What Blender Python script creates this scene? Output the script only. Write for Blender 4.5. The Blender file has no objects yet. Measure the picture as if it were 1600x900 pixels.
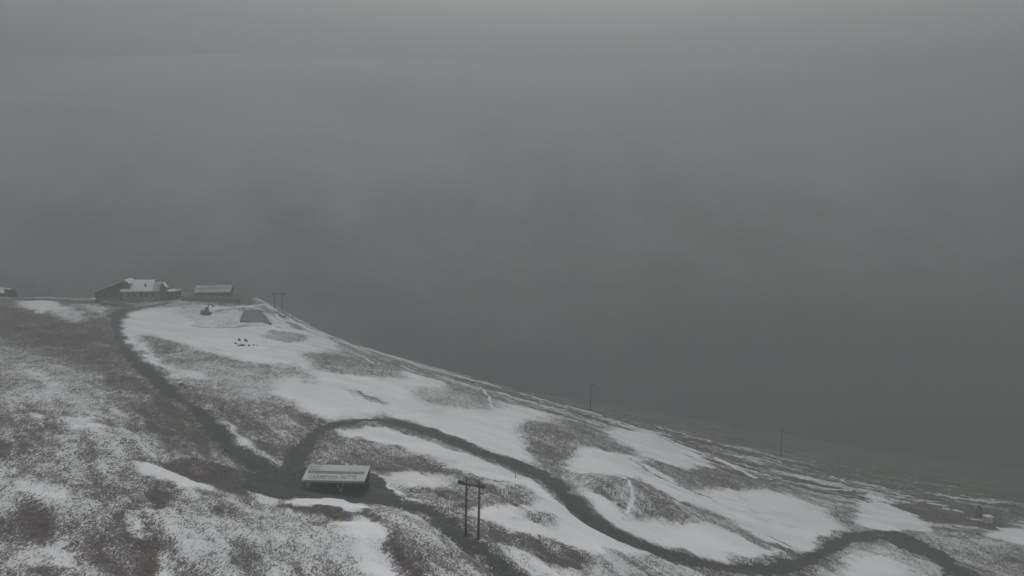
import bpy, math, random
import numpy as np
from mathutils import Vector, Matrix
random.seed(7)
S = bpy.context.scene
COL = S.collection

# ------------------------------------------------------------------ camera
CAMZ = 100.0
F = 1386.0                       # focal length in pixels of the 1600 px wide photograph
PITCH = math.atan(150.0 / F)
cam_d = bpy.data.cameras.new("camera")
cam = bpy.data.objects.new("camera", cam_d)
COL.objects.link(cam)
cam.location = (0, 0, CAMZ)
cam.rotation_euler = (math.pi / 2 - PITCH, 0, 0)
cam_d.sensor_width = 36
cam_d.lens = 36 * F / 1600
cam_d.clip_start = 0.5
cam_d.clip_end = 20000
S.camera = cam

# ------------------------------------------------------------------ sky, sun, exposure
W = bpy.data.worlds.new("World")
S.world = W
W.use_nodes = True
nt = W.node_tree
for n in list(nt.nodes):
    nt.nodes.remove(n)
sky = nt.nodes.new("ShaderNodeTexSky")
sky.sky_type = 'NISHITA'
sky.sun_disc = False
sky.sun_elevation = math.radians(48)
sky.sun_rotation = math.radians(8)
sky.air_density = 1.0
sky.dust_density = 6.0
hs = nt.nodes.new("ShaderNodeHueSaturation")
hs.inputs['Saturation'].default_value = 0.18
bg = nt.nodes.new("ShaderNodeBackground")
bg.inputs['Strength'].default_value = 0.15
wo = nt.nodes.new("ShaderNodeOutputWorld")
nt.links.new(sky.outputs[0], hs.inputs['Color'])
nt.links.new(hs.outputs[0], bg.inputs['Color'])
nt.links.new(bg.outputs[0], wo.inputs['Surface'])
sun_d = bpy.data.lights.new("sun", 'SUN')
sun_d.energy = 1.2
sun_d.angle = math.radians(40)
sun_d.color = (1.0, 0.99, 0.97)
sun = bpy.data.objects.new("sun", sun_d)
COL.objects.link(sun)
sun.rotation_euler = (math.radians(42), 0, math.radians(-8))
S.view_settings.view_transform = 'Standard'
S.view_settings.look = 'None'
S.view_settings.gamma = 1.0
S.view_settings.use_curve_mapping = False
S.view_settings.exposure = 0.26
S.cycles.volume_bounces = 1
S.cycles.max_bounces = 5
S.cycles.diffuse_bounces = 3
HAZE_DENSITY = 0.0025
HAZE_COLOR = (0.402, 0.428, 0.430, 1)

# ------------------------------------------------------------------ helpers
def ray(px, py):
    u = (px - 800.0) / F
    v = (450.0 - py) / F
    c, s = math.cos(PITCH), math.sin(PITCH)
    return np.array([u, c + v * s, -s + v * c])

def wpt(px, py, Y):
    d = ray(px, py)
    return np.array([0, 0, CAMZ]) + d * (Y / d[1])

def hash2(ix, iy, seed):
    h = (ix.astype(np.int64) * 374761393 + iy.astype(np.int64) * 668265263 + seed * 1442695041) & 0xffffffff
    h = ((h ^ (h >> 13)) * 1274126177) & 0xffffffff
    h = h ^ (h >> 16)
    return (h & 0xffff) / 65535.0

def vnoise(x, y, seed=0):
    ix, iy = np.floor(x), np.floor(y)
    fx, fy = x - ix, y - iy
    fx = fx * fx * fx * (fx * (fx * 6 - 15) + 10)
    fy = fy * fy * fy * (fy * (fy * 6 - 15) + 10)
    a = hash2(ix, iy, seed); b = hash2(ix + 1, iy, seed)
    c = hash2(ix, iy + 1, seed); d = hash2(ix + 1, iy + 1, seed)
    return (a + (b - a) * fx) * (1 - fy) + (c + (d - c) * fx) * fy

def fbm(x, y, wl, octs=3, seed=0, gain=0.5):
    r = np.zeros_like(x); amp = 1.0; tot = 0
    for o in range(octs):
        c, s = math.cos(0.6 + o), math.sin(0.6 + o)
        r += amp * (vnoise((x * c - y * s) / wl, (x * s + y * c) / wl, seed + o) - 0.5)
        tot += amp; amp *= gain; wl *= 0.5
    return r / tot * 2

def sstep(a, b, x):
    t = np.clip((x - a) / (b - a), 0, 1)
    return t * t * (3 - 2 * t)

# ------------------------------------------------------------------ the shape of the slope
# surveyed spots: where they appear and how far off they are (metres along the view axis)
RIDGE = [(-900, 452, 520), (-500, 455, 450), (-200, 460, 400), (0, 463, 372), (60, 465, 356), (140, 466, 345), (200, 462, 343), (270, 457, 343),
         (330, 456, 345), (370, 456, 342), (400, 464, 340), (425, 475, 338), (445, 487, 336), (470, 503, 334), (520, 526, 330),
         (600, 552, 326), (700, 580, 320), (800, 609, 314), (900, 636, 306), (1000, 664, 299), (1100, 690, 293),
         (1200, 713, 288), (1300, 740, 282), (1400, 764, 276), (1500, 780, 270), (1600, 792, 264), (1900, 830, 250), (2300, 890, 230)]
CTRL = [(0, 900, 84), (200, 900, 87), (400, 900, 91), (600, 900, 97), (800, 900, 108), (1000, 900, 128), (1200, 900, 152),
        (1400, 900, 172), (1600, 900, 184), (-300, 900, 82), (1900, 900, 195),
        (0, 750, 112), (200, 770, 112), (400, 790, 120), (100, 700, 130), (0, 600, 180), (200, 640, 168), (100, 560, 232), (0, 510, 268),
        (-300, 700, 118), (-300, 560, 210), (-300, 500, 280), (110, 498, 290), (60, 475, 325), (180, 500, 290), (200, 480, 318),
        (270, 477, 322), (350, 478, 324), (420, 486, 322), (240, 560, 228), (300, 520, 285), (360, 515, 296), (430, 512, 300),
        (270, 600, 198), (330, 660, 170), (400, 720, 152), (430, 560, 246), (500, 600, 222), (540, 555, 282), (480, 530, 305),
        (527, 768, 143), (470, 725, 155), (600, 656, 196), (560, 700, 168), (640, 600, 248), (700, 640, 224), (700, 700, 178),
        (740, 838, 119), (680, 800, 128), (620, 840, 108), (806, 740, 170), (800, 690, 205), (800, 650, 240), (880, 770, 160), (860, 830, 132),
        (935, 820, 150), (1000, 860, 146), (1000, 780, 178), (975, 745, 192), (1000, 700, 248), (900, 700, 222), (1100, 730, 255),
        (1150, 790, 205), (1240, 885, 160), (1200, 760, 250), (1290, 860, 185), (1300, 800, 226), (1380, 830, 208), (1400, 800, 240),
        (1500, 820, 236), (1540, 815, 246), (1500, 870, 192), (1600, 850, 212)]
pts = [wpt(*p) for p in CTRL] + [wpt(*p) for p in RIDGE]
pts += [np.array([-60., 30., CAMZ - 22]), np.array([0., 30., CAMZ - 24]), np.array([60., 30., CAMZ - 36]), np.array([0., -20., CAMZ - 6]), np.array([120., 60., CAMZ - 62]), np.array([-90., 60., CAMZ - 30])]
pts = np.array(pts)
PX, PY, PZ = pts[:, 0] / 100, pts[:, 1] / 100, pts[:, 2]
def tps(r2):
    return 0.5 * r2 * np.log(r2 + 1e-9)
n = len(pts)
K = tps((PX[:, None] - PX) ** 2 + (PY[:, None] - PY) ** 2) + np.eye(n) * 0.02
P = np.c_[np.ones(n), PX, PY]
A = np.block([[K, P], [P.T, np.zeros((3, 3))]])
sol = np.linalg.solve(A, np.r_[PZ, 0, 0, 0])
def base_h(x, y):
    x = x / 100; y = y / 100
    z = sol[n] + sol[n + 1] * x + sol[n + 2] * y
    for i in range(n):
        z = z + sol[i] * tps((x - PX[i]) ** 2 + (y - PY[i]) ** 2)
    return z
rp = np.array([wpt(*p) for p in RIDGE])
ra = rp[:, 0] / rp[:, 1]
far_slope = np.interp(ra, [-0.35, -0.15, 0.0, 0.1, 0.3, 0.6], [0.36, 0.29, 0.232, 0.232, 0.258, 0.30])
MOUNDS = []     # x, y, rx, ry, angle, height

def height(x, y, fine=True):
    a = x / np.maximum(y, 1.0)
    yr = np.interp(a, ra, rp[:, 1])
    t = np.maximum(y - yr, 0)
    f = np.where(y > yr, yr / np.maximum(y, 1.0), 1.0)
    z = base_h(x * f, np.minimum(y, yr))
    s = np.interp(a, ra, far_slope)
    r = 5.0
    drop = s * (np.sqrt(t * t + r * r) - r) + 0.30 * np.maximum(t - 480, 0) * sstep(480, 560, t)
    floor = -230 + np.maximum(y - 700, 0) * 0.0
    z = z - drop
    z = np.where(z < floor + 30, floor + 30 * np.exp(np.clip((z - floor - 30) / 30, -20, 0)), z)
    for (mx, my, rx, ry, ang, h) in MOUNDS:
        c, s_ = math.cos(ang), math.sin(ang)
        u = ((x - mx) * c + (y - my) * s_) / rx
        v = (-(x - mx) * s_ + (y - my) * c) / ry
        z = z + h * np.exp(-(u * u + v * v))
    amp = sstep(20, 60, y)
    z = z + amp * (fbm(x, y, 34, 2, 11) * 0.9 + fbm(x, y, 11, 2, 21) * 0.42)
    return z

def hit(px, py, y0=70.0, y1=700.0, last=False):
    """where the line of sight through a spot of the photograph meets the slope"""
    d = ray(px, py)
    Y = np.arange(y0, y1, 1.0)
    X = d[0] / d[1] * Y
    Z = CAMZ + d[2] / d[1] * Y
    g = Z - height(X, Y)
    i = np.where((g[:-1] > 0) & (g[1:] <= 0))[0]
    if len(i) == 0:
        k = int(np.argmin(np.abs(g)))
        return np.array([X[k], Y[k], height(X[k:k + 1], Y[k:k + 1])[0]])
    i = i[0]
    t = g[i] / (g[i] - g[i + 1])
    y = Y[i] + t
    x = d[0] / d[1] * y
    return np.array([x, y, CAMZ + d[2] / d[1] * y])

def mound(px, py, rx, ry, h, ang=0.0):
    p = hit(px, py)
    MOUNDS.append((p[0], p[1], rx, ry, ang, h))

mound(985, 778, 9, 8, 3.2, -0.5)
mound(640, 850, 16, 7, 1.8, -1.0)
mound(300, 735, 9, 4, -1.2, -0.7)
mound(240, 545, 10, 8, 2.0, -0.4)
mound(100, 490, 16, 10, 2.0, -0.3)
mound(880, 685, 20, 9, 2.0, -0.5)
mound(820, 780, 12, 6, 1.4, -0.5)
mound(840, 810, 12, 5, 1.2, -0.4)
mound(1130, 750, 22, 8, 1.8, -0.4)
mound(560, 570, 14, 8, 1.6, -0.4)
mound(720, 615, 16, 8, 1.8, -0.4)
mound(460, 800, 12, 3, -1.0, -0.4)
mound(180, 690, 18, 9, 1.6, -0.7)
mound(60, 790, 14, 6, 1.6, -0.6)
mound(1480, 850, 14, 8, 1.4, -0.5)
mound(160, 473, 8, 4, 1.7)
mound(245, 870, 10, 3, -1.4, -1.1)

def px_line(pl):
    return np.array([hit(*p) for p in pl])

def densify(P3, step=2.0):
    # smooth polyline through the points (Catmull-Rom)
    out = []
    m = len(P3)
    for i in range(m - 1):
        p0, p1, p2, p3 = P3[max(i - 1, 0)], P3[i], P3[i + 1], P3[min(i + 2, m - 1)]
        k = max(2, int(np.linalg.norm((p2 - p1)[:2]) / step))
        for j in range(k):
            t = j / k
            out.append(0.5 * ((2 * p1) + (-p0 + p2) * t + (2 * p0 - 5 * p1 + 4 * p2 - p3) * t * t + (-p0 + 3 * p1 - 3 * p2 + p3) * t ** 3))
    out.append(P3[-1])
    return np.array(out)

ROAD_A = densify(px_line([(262, 474), (235, 478), (205, 482), (184, 490), (181, 508), (190, 540), (215, 567), (240, 590), (268, 614), (297, 634), (322, 655), (342, 677),
                          (362, 700), (388, 718), (425, 738), (470, 757), (520, 768), (570, 772), (620, 783), (665, 798), (700, 820), (735, 848), (775, 880), (815, 915)]))
ROAD_B = densify(px_line([(455, 745), (462, 722), (472, 700), (490, 680), (520, 665), (560, 658), (600, 657), (650, 668), (700, 687), (750, 705), (800, 724), (850, 746), (880, 769),
                          (905, 795), (935, 820), (975, 842), (1030, 862), (1100, 880), (1170, 891), (1240, 884), (1290, 860), (1330, 840), (1380, 834), (1430, 846), (1470, 868), (1510, 900)]))
ROAD_C = densify(px_line([(-200, 476), (-60, 470), (30, 468), (90, 469), (150, 473), (200, 479)]))
ROADS = [(ROAD_A, 1.95), (ROAD_B, 2.05), (ROAD_C, 1.6)]
WA = np.array([2.6] * len(ROAD_A))

# ------------------------------------------------------------------ terrain grid
yy = np.concatenate([np.linspace(-30, 75, 60, endpoint=False), np.linspace(75, 170, 480, endpoint=False), np.linspace(170, 360, 560, endpoint=False),
                     360 + (np.linspace(0, 1, 110) ** 2.0) * 2400])
aa = np.linspace(-0.72, 0.72, 1150)
AA, YY = np.meshgrid(aa, yy)
XX = AA * (np.maximum(YY, 0) + 70)
rows, cols = XX.shape
x = XX.ravel(); y = YY.ravel()
z = height(x, y)

def line_field(L, x, y, reach):
    """distance to a polyline and the polyline's height at the nearest place"""
    d = np.full(x.shape, 1e3); h = np.zeros(x.shape)
    bb = (x > L[:, 0].min() - reach) & (x < L[:, 0].max() + reach) & (y > L[:, 1].min() - reach) & (y < L[:, 1].max() + reach)
    ids = np.where(bb)[0]
    xs, ys = x[ids], y[ids]
    dd = np.full(xs.shape, 1e3); hh = np.zeros(xs.shape)
    for i in range(len(L) - 1):
        a, b = L[i], L[i + 1]
        m = (xs > min(a[0], b[0]) - reach) & (xs < max(a[0], b[0]) + reach) & (ys > min(a[1], b[1]) - reach) & (ys < max(a[1], b[1]) + reach)
        k = np.where(m)[0]
        if len(k) == 0:
            continue
        ex, ey = b[0] - a[0], b[1] - a[1]
        t = np.clip(((xs[k] - a[0]) * ex + (ys[k] - a[1]) * ey) / (ex * ex + ey * ey + 1e-9), 0, 1)
        q = np.hypot(xs[k] - a[0] - t * ex, ys[k] - a[1] - t * ey)
        better = q < dd[k]
        kk = k[better]
        dd[kk] = q[better]; hh[kk] = a[2] + (b[2] - a[2]) * t[better]
    d[ids] = dd; h[ids] = hh
    return d, h

def poly_sd(poly, x, y, reach):
    """signed distance to a polygon (inside positive), only near it"""
    poly = np.asarray(poly)[:, :2]
    sd = np.full(x.shape, -1e3)
    ids = np.where((x > poly[:, 0].min() - reach) & (x < poly[:, 0].max() + reach) & (y > poly[:, 1].min() - reach) & (y < poly[:, 1].max() + reach))[0]
    if len(ids) == 0:
        return sd
    xs, ys = x[ids], y[ids]
    ins = np.zeros(xs.shape, bool); dm = np.full(xs.shape, 1e6)
    m = len(poly)
    for i in range(m):
        ax, ay = poly[i]; bx, by = poly[(i + 1) % m]
        if ay != by:
            c = ((ay > ys) != (by > ys)) & (xs < (bx - ax) * (ys - ay) / (by - ay) + ax)
            ins ^= c
        ex, ey = bx - ax, by - ay
        t = np.clip(((xs - ax) * ex + (ys - ay) * ey) / (ex * ex + ey * ey + 1e-9), 0, 1)
        dm = np.minimum(dm, np.hypot(xs - ax - t * ex, ys - ay - t * ey))
    sd[ids] = np.where(ins, dm, -dm)
    return sd

# benches cut for the roads
road = np.zeros_like(x)
roadd = np.full_like(x, 1e3)
wob = fbm(x, y, 7, 4, 77, .65) * 1.5 + fbm(x, y, 26, 2, 78) * 0.9
for L, hw in ROADS:
    L = L.copy()
    Ls = L[:, 2].copy()
    for _ in range(6):
        Ls[1:-1] = (Ls[:-2] + Ls[1:-1] * 2 + Ls[2:]) / 4
    L[:, 2] = Ls
    d, h = line_field(L, x, y, 12)
    w = 1 - sstep(hw * 0.9, hw * 2.2, d)
    z = z * (1 - w) + h * w
    road = np.maximum(road, 1 - sstep(hw - 1.7, hw + 1.5, d + wob))
    heath = np.maximum(heath if 'heath' in globals() else 0, 1 - sstep(hw, hw + 2.2, d + wob * 2))
    roadd = np.minimum(roadd, d - hw)
# the open yard around the valley station
YARD = px_line([(385, 735), (440, 728), (480, 735), (585, 742), (610, 768), (600, 790), (560, 785), (520, 777), (470, 774), (425, 777), (395, 768)])
d = poly_sd(YARD, x, y, 8)
yard_z = float(np.median(YARD[:, 2]))
road = np.maximum(road, sstep(-1.0, 0.8, d - wob))

# churned ground where the middle road widens low on the right
Y2 = px_line([(1225, 876), (1290, 846), (1330, 831), (1400, 831), (1452, 845), (1500, 868), (1550, 905), (1470, 905), (1430, 868), (1380, 848), (1342, 852), (1300, 878), (1240, 896)])
d = poly_sd(Y2, x, y, 8)
road = np.maximum(road, sstep(-1.2, 2.4, d - wob * 2.0) * 0.85)

# ------------------------------------------------------------------ snow cover: how much of the ground the snow hides
cov = np.full_like(x, 0.44)
warp_x = x + fbm(x, y, 9, 4, 5, .65) * 2.0
warp_y = y + fbm(x, y, 9, 4, 6, .65) * 3.6
REG = [
 # left hill
 ([(-400, 480), (0, 474), (60, 478), (120, 500), (185, 512), (200, 570), (300, 655), (385, 735), (330, 722), (250, 655), (150, 590), (60, 545), (0, 525), (-400, 560)], .17, 5),
 ([(0, 466), (150, 470), (185, 492), (180, 520), (120, 505), (60, 492), (0, 480)], .30, 3),
 ([(28, 471), (80, 470), (98, 479), (126, 488), (131, 497), (118, 505), (80, 491), (40, 484)], .72, 2),
 ([(30, 470), (82, 469), (96, 478), (68, 489), (45, 482)], 1.0, 1.5),
 ([(108, 467), (150, 468), (172, 478), (175, 500), (150, 497), (125, 480)], .6, 1.5),
 ([(0, 560), (60, 565), (150, 610), (215, 650), (255, 715), (180, 725), (80, 670), (0, 640)], .55, 5),
 ([(95, 652), (150, 652), (156, 668), (110, 670)], .85, 1.2),
 ([(0, 640), (80, 670), (180, 725), (220, 760), (120, 780), (20, 735), (0, 720)], .41, 4),
 ([(0, 690), (30, 715), (60, 745), (20, 742), (0, 722)], .12, 2),
 ([(0, 722), (20, 742), (60, 752), (142, 787), (155, 806), (100, 803), (45, 775), (0, 765)], .70, 1.5),
 ([(0, 805), (120, 815), (240, 850), (220, 900), (0, 900)], .40, 3),
 ([(30, 865), (100, 868), (110, 885), (40, 880)], .8, 1.2),
 ([(262, 775), (420, 775), (560, 820), (620, 900), (260, 900)], .52, 3),
 ([(190, 640), (215, 635), (270, 660), (330, 700), (320, 718), (260, 700)], .32, 2),
 ([(210, 620), (300, 660), (360, 712), (330, 715), (260, 672)], .22, 2.5),
 ([(224, 722), (242, 724), (290, 743), (326, 762), (288, 764), (250, 750), (228, 737)], 1.0, .8),
 ([(262, 719), (330, 720), (380, 735), (402, 760), (392, 772), (332, 760), (290, 744), (263, 733)], .04, .8),
 ([(248, 768), (266, 772), (250, 788), (240, 800), (222, 792), (238, 784)], .04, .8),
 ([(210, 838), (232, 842), (262, 880), (270, 900), (236, 900), (222, 868)], .08, 1.0),
 ([(205, 805), (225, 812), (225, 840), (212, 840)], .95, .8),
 ([(255, 865), (275, 870), (285, 900), (262, 900)], .9, .8),
 ([(526, 815), (556, 804), (590, 812), (598, 845), (612, 880), (632, 902), (575, 902), (548, 862), (530, 838)], .86, 1.5),
 ([(528, 815), (556, 804), (588, 812), (592, 842), (548, 842)], 1.0, 1.0),
 # bank under the yard
 ([(392, 752), (404, 750), (412, 768), (450, 786), (520, 806), (500, 810), (440, 797), (400, 782), (390, 768)], .86, .8),
 ([(425, 786), (470, 781), (560, 792), (600, 800), (590, 812), (530, 806), (470, 800)], .25, 1.0),
 ([(445, 782), (470, 779), (515, 778), (550, 784), (585, 794), (565, 797), (510, 788), (460, 787)], 1.0, .4),
 ([(588, 800), (640, 790), (690, 832), (752, 872), (770, 905), (690, 905), (640, 885), (606, 840)], .46, 1.5),
 ([(606, 830), (622, 860), (660, 905), (640, 905), (612, 870), (600, 840)], .08, .6),
 # between the roads
 ([(270, 615), (300, 640), (345, 675), (372, 705), (462, 728), (470, 690), (505, 664), (440, 622), (380, 605), (320, 600)], .36, 3),
 ([(350, 660), (360, 672), (395, 700), (455, 724), (450, 728), (400, 712), (368, 690)], 1.0, .7),
 ([(250, 584), (262, 586), (284, 601), (270, 600)], 1.0, .6),
 ([(255, 560), (330, 560), (440, 590), (470, 610), (430, 628), (360, 625), (300, 600)], .58, 2.5),
 ([(275, 578), (320, 580), (330, 592), (285, 590)], .85, 1.0),
 ([(186, 505), (200, 488), (240, 481), (285, 474), (330, 478), (362, 482), (425, 484), (455, 508), (500, 520), (535, 540), (575, 560), (560, 578), (515, 565), (470, 575), (440, 568), (395, 568), (345, 556), (300, 545), (262, 530), (235, 535), (262, 575), (275, 590), (258, 590), (212, 555), (193, 530)], 1.0, 1.6),
 ([(215, 524), (250, 524), (292, 543), (340, 560), (300, 572), (262, 566), (240, 552)], .42, 1.5),
 ([(262, 478), (330, 484), (425, 490), (432, 506), (380, 511), (300, 509)], .74, 1.5),
 ([(240, 458), (300, 458), (385, 458), (420, 470), (420, 480), (385, 478), (330, 470), (285, 468), (250, 474)], .16, 1.5),
 ([(400, 462), (440, 484), (470, 504), (440, 505), (405, 482)], .42, 1),
 ([(232, 472), (285, 471), (330, 474), (330, 479), (265, 481), (240, 483)], .55, 1),
 ([(336, 487), (380, 487), (440, 495), (430, 489), (380, 481), (340, 484)], .45, .8),
 ([(405, 522), (440, 517), (490, 524), (478, 532), (450, 535), (415, 531)], .56, .8),
 ([(400, 468), (440, 490), (480, 515), (560, 545), (640, 580), (640, 590), (570, 570), (520, 532), (460, 512), (420, 492)], .40, 2),
 ([(428, 604), (470, 574), (520, 582), (560, 584), (620, 580), (660, 586), (700, 606), (745, 640), (800, 632), (850, 642), (884, 654), (826, 660), (812, 690), (838, 722), (760, 706), (700, 682), (645, 657), (600, 648), (550, 655), (515, 657), (470, 640), (440, 620)], 1.0, 2),
 ([(470, 552), (540, 545), (590, 562), (640, 590), (560, 586), (500, 575)], .42, 2.5),
 ([(420, 572), (465, 570), (500, 590), (490, 600), (450, 592)], .58, 2),
 ([(536, 609), (560, 612), (612, 630), (604, 637), (570, 626)], .58, 1),
 ([(655, 602), (700, 602), (760, 622), (800, 640), (740, 642), (660, 628), (640, 612)], .56, 1.5),
 ([(640, 580), (700, 592), (760, 608), (800, 632), (750, 628), (700, 604)], .42, 1.5),
 ([(530, 676), (572, 667), (622, 674), (702, 699), (792, 733), (852, 760), (838, 764), (760, 746), (680, 722), (600, 690), (552, 682)], 1.0, .8),
 ([(476, 722), (508, 686), (560, 686), (640, 708), (722, 734), (690, 745), (600, 738), (505, 730)], .37, 2),
 ([(485, 700), (510, 700), (520, 724), (488, 722)], .6, 1.2),
 ([(584, 742), (640, 738), (712, 742), (710, 760), (640, 760), (590, 752)], .86, 1.5),
 ([(640, 762), (720, 765), (770, 790), (740, 800), (690, 785)], .30, 1.5),
 ([(580, 755), (606, 757), (660, 782), (640, 782), (600, 768)], 1.0, .5),
 ([(738, 798), (800, 792), (880, 790), (960, 830), (1030, 866), (975, 866), (900, 862), (850, 848), (795, 828), (750, 815)], 1.0, 1.0),
 ([(840, 755), (872, 775), (895, 802), (935, 832), (900, 835), (860, 805), (790, 775), (770, 757)], .95, 1.2),
 ([(780, 760), (830, 762), (850, 780), (830, 790), (790, 782)], .48, 1.2),
 ([(798, 800), (855, 800), (874, 818), (850, 826), (808, 815)], .52, 1.2),
 ([(740, 815), (800, 830), (880, 852), (932, 876), (925, 888), (860, 878), (790, 858), (750, 835)], .36, 1.2),
 ([(868, 866), (900, 862), (925, 874), (905, 888), (875, 884)], .12, .8),
 ([(770, 848), (850, 878), (900, 888), (935, 905), (850, 905), (800, 880)], .88, .8),
 ([(925, 862), (1000, 866), (1170, 892), (1100, 905), (930, 905)], .54, 1.5),
 # right of the road
 ([(912, 774), (940, 764), (975, 788), (985, 808), (1062, 818), (1112, 822), (1185, 848), (1240, 872), (1180, 882), (1100, 872), (1030, 852), (970, 828), (925, 800)], 1.0, 1.5),
 ([(885, 740), (940, 742), (955, 748), (930, 768), (905, 765)], .6, 1.0),
 ([(932, 764), (958, 744), (986, 744), (1032, 768), (1072, 800), (1060, 814), (1010, 808), (972, 794)], .40, 1.0),
 ([(884, 706), (902, 698), (962, 704), (1000, 715), (1062, 758), (1110, 792), (1060, 785), (1000, 748), (960, 742), (895, 738)], 1.0, 1.4),
 ([(948, 674), (1000, 670), (1042, 684), (1082, 704), (1112, 728), (1072, 734), (1012, 716), (960, 692)], 1.0, 1.6),
 ([(808, 662), (900, 666), (958, 686), (1000, 706), (960, 706), (900, 700), (884, 712), (890, 738), (860, 738), (832, 710)], .34, 1.8),
 ([(985, 716), (1060, 732), (1130, 738), (1210, 760), (1150, 766), (1080, 756)], .36, 1.8),
 ([(1078, 768), (1130, 762), (1222, 770), (1290, 795), (1322, 825), (1295, 845), (1258, 864), (1200, 848), (1150, 818), (1100, 790)], 1.0, 1.6),
 ([(1048, 775), (1100, 792), (1180, 838), (1240, 862), (1190, 855), (1110, 820)], .42, 1.5),
 ([(1342, 792), (1358, 773), (1395, 785), (1440, 810), (1452, 828), (1400, 833), (1350, 822), (1334, 802)], 1.0, 1.2),
 ([(1322, 858), (1395, 852), (1465, 885), (1480, 905), (1300, 905)], .62, 1.5),
 ([(1325, 878), (1345, 868), (1392, 872), (1420, 892), (1400, 905), (1315, 905)], .97, 1.2),
 ([(1440, 836), (1550, 838), (1590, 880), (1520, 890), (1470, 860)], .60, 2),
 ([(1450, 770), (1560, 800), (1600, 815), (1560, 830), (1450, 815), (1400, 790)], .14, 2),
 ([(1538, 834), (1568, 826), (1640, 826), (1640, 858), (1575, 846)], 1.0, 1.0),
 ([(1520, 870), (1600, 860), (1640, 905), (1500, 905)], .36, 2),
]
ridge_y = np.interp(x / np.maximum(y, 1), ra, rp[:, 1])
# bare windswept band along the ridge, bare ground on the far side of it
band = sstep(32, 14, ridge_y - y) * sstep(-0.12, -0.05, x / np.maximum(y, 1))
cov = cov * (1 - band) + 0.35 * band
far_side = sstep(0, 14, y - ridge_y)
for poly, val, soft in REG:
    soft = soft * 1.5 + .3
    if val < 0.6: val = val * 0.9 + 0.05
    sd = poly_sd(px_line(poly), warp_x, warp_y, soft * 2 + 1)
    w = sstep(-soft, soft, sd)
    cov = cov * (1 - w) + val * w
cov = cov + fbm(x, y, 16, 3, 31) * 0.06 * (cov < 0.93)
fa_, fb_ = x * 0.55 - y * 0.83, x * 0.83 + y * 0.55
streak = fbm(fb_, fa_ * 0.2, 2.2, 3, 131, .6)
clump = fbm(x, y * .8, 4.5, 3, 141, .6)
lower = sstep(230, 150, y) * (1 - np.clip(band, 0, 1))
cov = cov + (streak * 0.27 * lower + clump * 0.11) * (cov < 0.93) * (1 - np.clip(band, 0, 1) * .6)
cov = cov - 0.5 * np.maximum(fbm(x, y, 13, 4, 37, .6) - 0.12, 0) * (cov > .8)
along, acr = x * 0.958 - y * 0.287, x * 0.287 + y * 0.958
terr = fbm(along * 0.11, acr, 2.6, 3, 151, .6)
wide = sstep(60, 22, ridge_y - y) * sstep(-0.2, -0.1, x / np.maximum(y, 1)) * (1 - far_side)
cov = cov + (terr * 0.66 - 0.05) * wide * (cov < 0.9) * sstep(.12, .3, cov)
cov = cov * (1 - far_side) + np.clip(0.16 + fbm(x, y, 14, 2, 35) * 0.2, 0, 1) * far_side
# thin drifts along old tracks and edges
DRIFT = [([(395, 463), (430, 484), (470, 508), (520, 530), (580, 547), (640, 565), (700, 584), (760, 599), (820, 617), (880, 633), (935, 648), (985, 665), (1020, 678), (1080, 702), (1130, 722), (1180, 746)], .8),
         ([(400, 470), (425, 484), (440, 500), (470, 506)], .6), ([(437, 497), (470, 506), (520, 526), (560, 545), (620, 568), (660, 586)], .6),
         ([(745, 600), (762, 618), (768, 635), (784, 648)], .28), ([(700, 592), (740, 604), (790, 618), (850, 634)], .4), ([(1020, 664), (1060, 676), (1110, 690)], .5),
         ([(1200, 748), (1260, 757), (1340, 769)], .45), ([(1250, 748), (1290, 756), (1330, 762)], .4), ([(1340, 763), (1400, 776), (1470, 785)], .45), ([(1300, 744), (1325, 755)], .4),
         ([(1160, 700), (1200, 716), (1240, 726)], .4), ([(975, 746), (986, 764), (989, 778), (982, 795), (980, 810)], .34),
         ([(340, 482), (380, 479), (420, 476)], .5), ([(1120, 716), (1160, 732), (1200, 742)], .5), ([(1475, 795), (1505, 800)], .4),
         ([(1420, 782), (1480, 790)], .35), ([(1518, 811), (1542, 815)], .4), ([(610, 560), (680, 578), (740, 590), (800, 606)], .35),
         ([(500, 528), (560, 555), (600, 572)], .45), ([(265, 482), (300, 477), (345, 480)], .5),
         ([(140, 466), (185, 471), (250, 473)], .35)]
gap = fbm(x, y, 6, 2, 91)
for pl, w_ in DRIFT:
    L = densify(px_line(pl), 3)
    wv = w_ * (1 + 0.35 * gap)
    d, h = line_field(L, x, y, 5)
    m = (1 - sstep(wv * 0.8, wv * 1.5, d)) * sstep(-0.55, -0.25, gap)
    cov = np.maximum(cov, m * 0.97)
# bare tracks and edges in the snow
BARE = [([(300, 509), (340, 513), (440, 512)], .35), ([(985, 718), (1040, 750), (1110, 778)], .4), ([(1050, 780), (1100, 800), (1170, 830)], .5),
        ([(600, 630), (560, 612)], .3), ([(1200, 838), (1262, 864)], .35), ([(420, 742), (470, 772), (520, 805), (470, 800), (420, 782)], .0)]
for pl, w_ in BARE:
    if w_ <= 0:
        continue
    L = densify(px_line(pl), 3)
    d, h = line_field(L, x, y, 5)
    cov = np.minimum(cov, 1 - 0.75 * (1 - sstep(w_ * 0.6, w_ * 1.8, d)))
# heather fringe along the road edges
cov = cov * (1 - heath * 0.75) + heath * 0.75 * 0.30
cov = np.clip(cov, 0, 1)
# small relief: heather and tussocks where the ground is bare, smooth where snow has drifted in
rough = 1 - sstep(0.75, 0.98, cov)
rough = rough * (1 - road)
near = sstep(420, 250, y) * sstep(20, 70, y)
z = z + rough * near * (terr * .55 * wide + streak * 0.25 * lower + clump * .18 + fbm(x, y, 3.2, 2, 41) * 0.42 + fbm(x, y, 1.1, 2, 51) * 0.24) + near * (1 - road) * 0.10 * sstep(.8, 1, cov)

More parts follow.
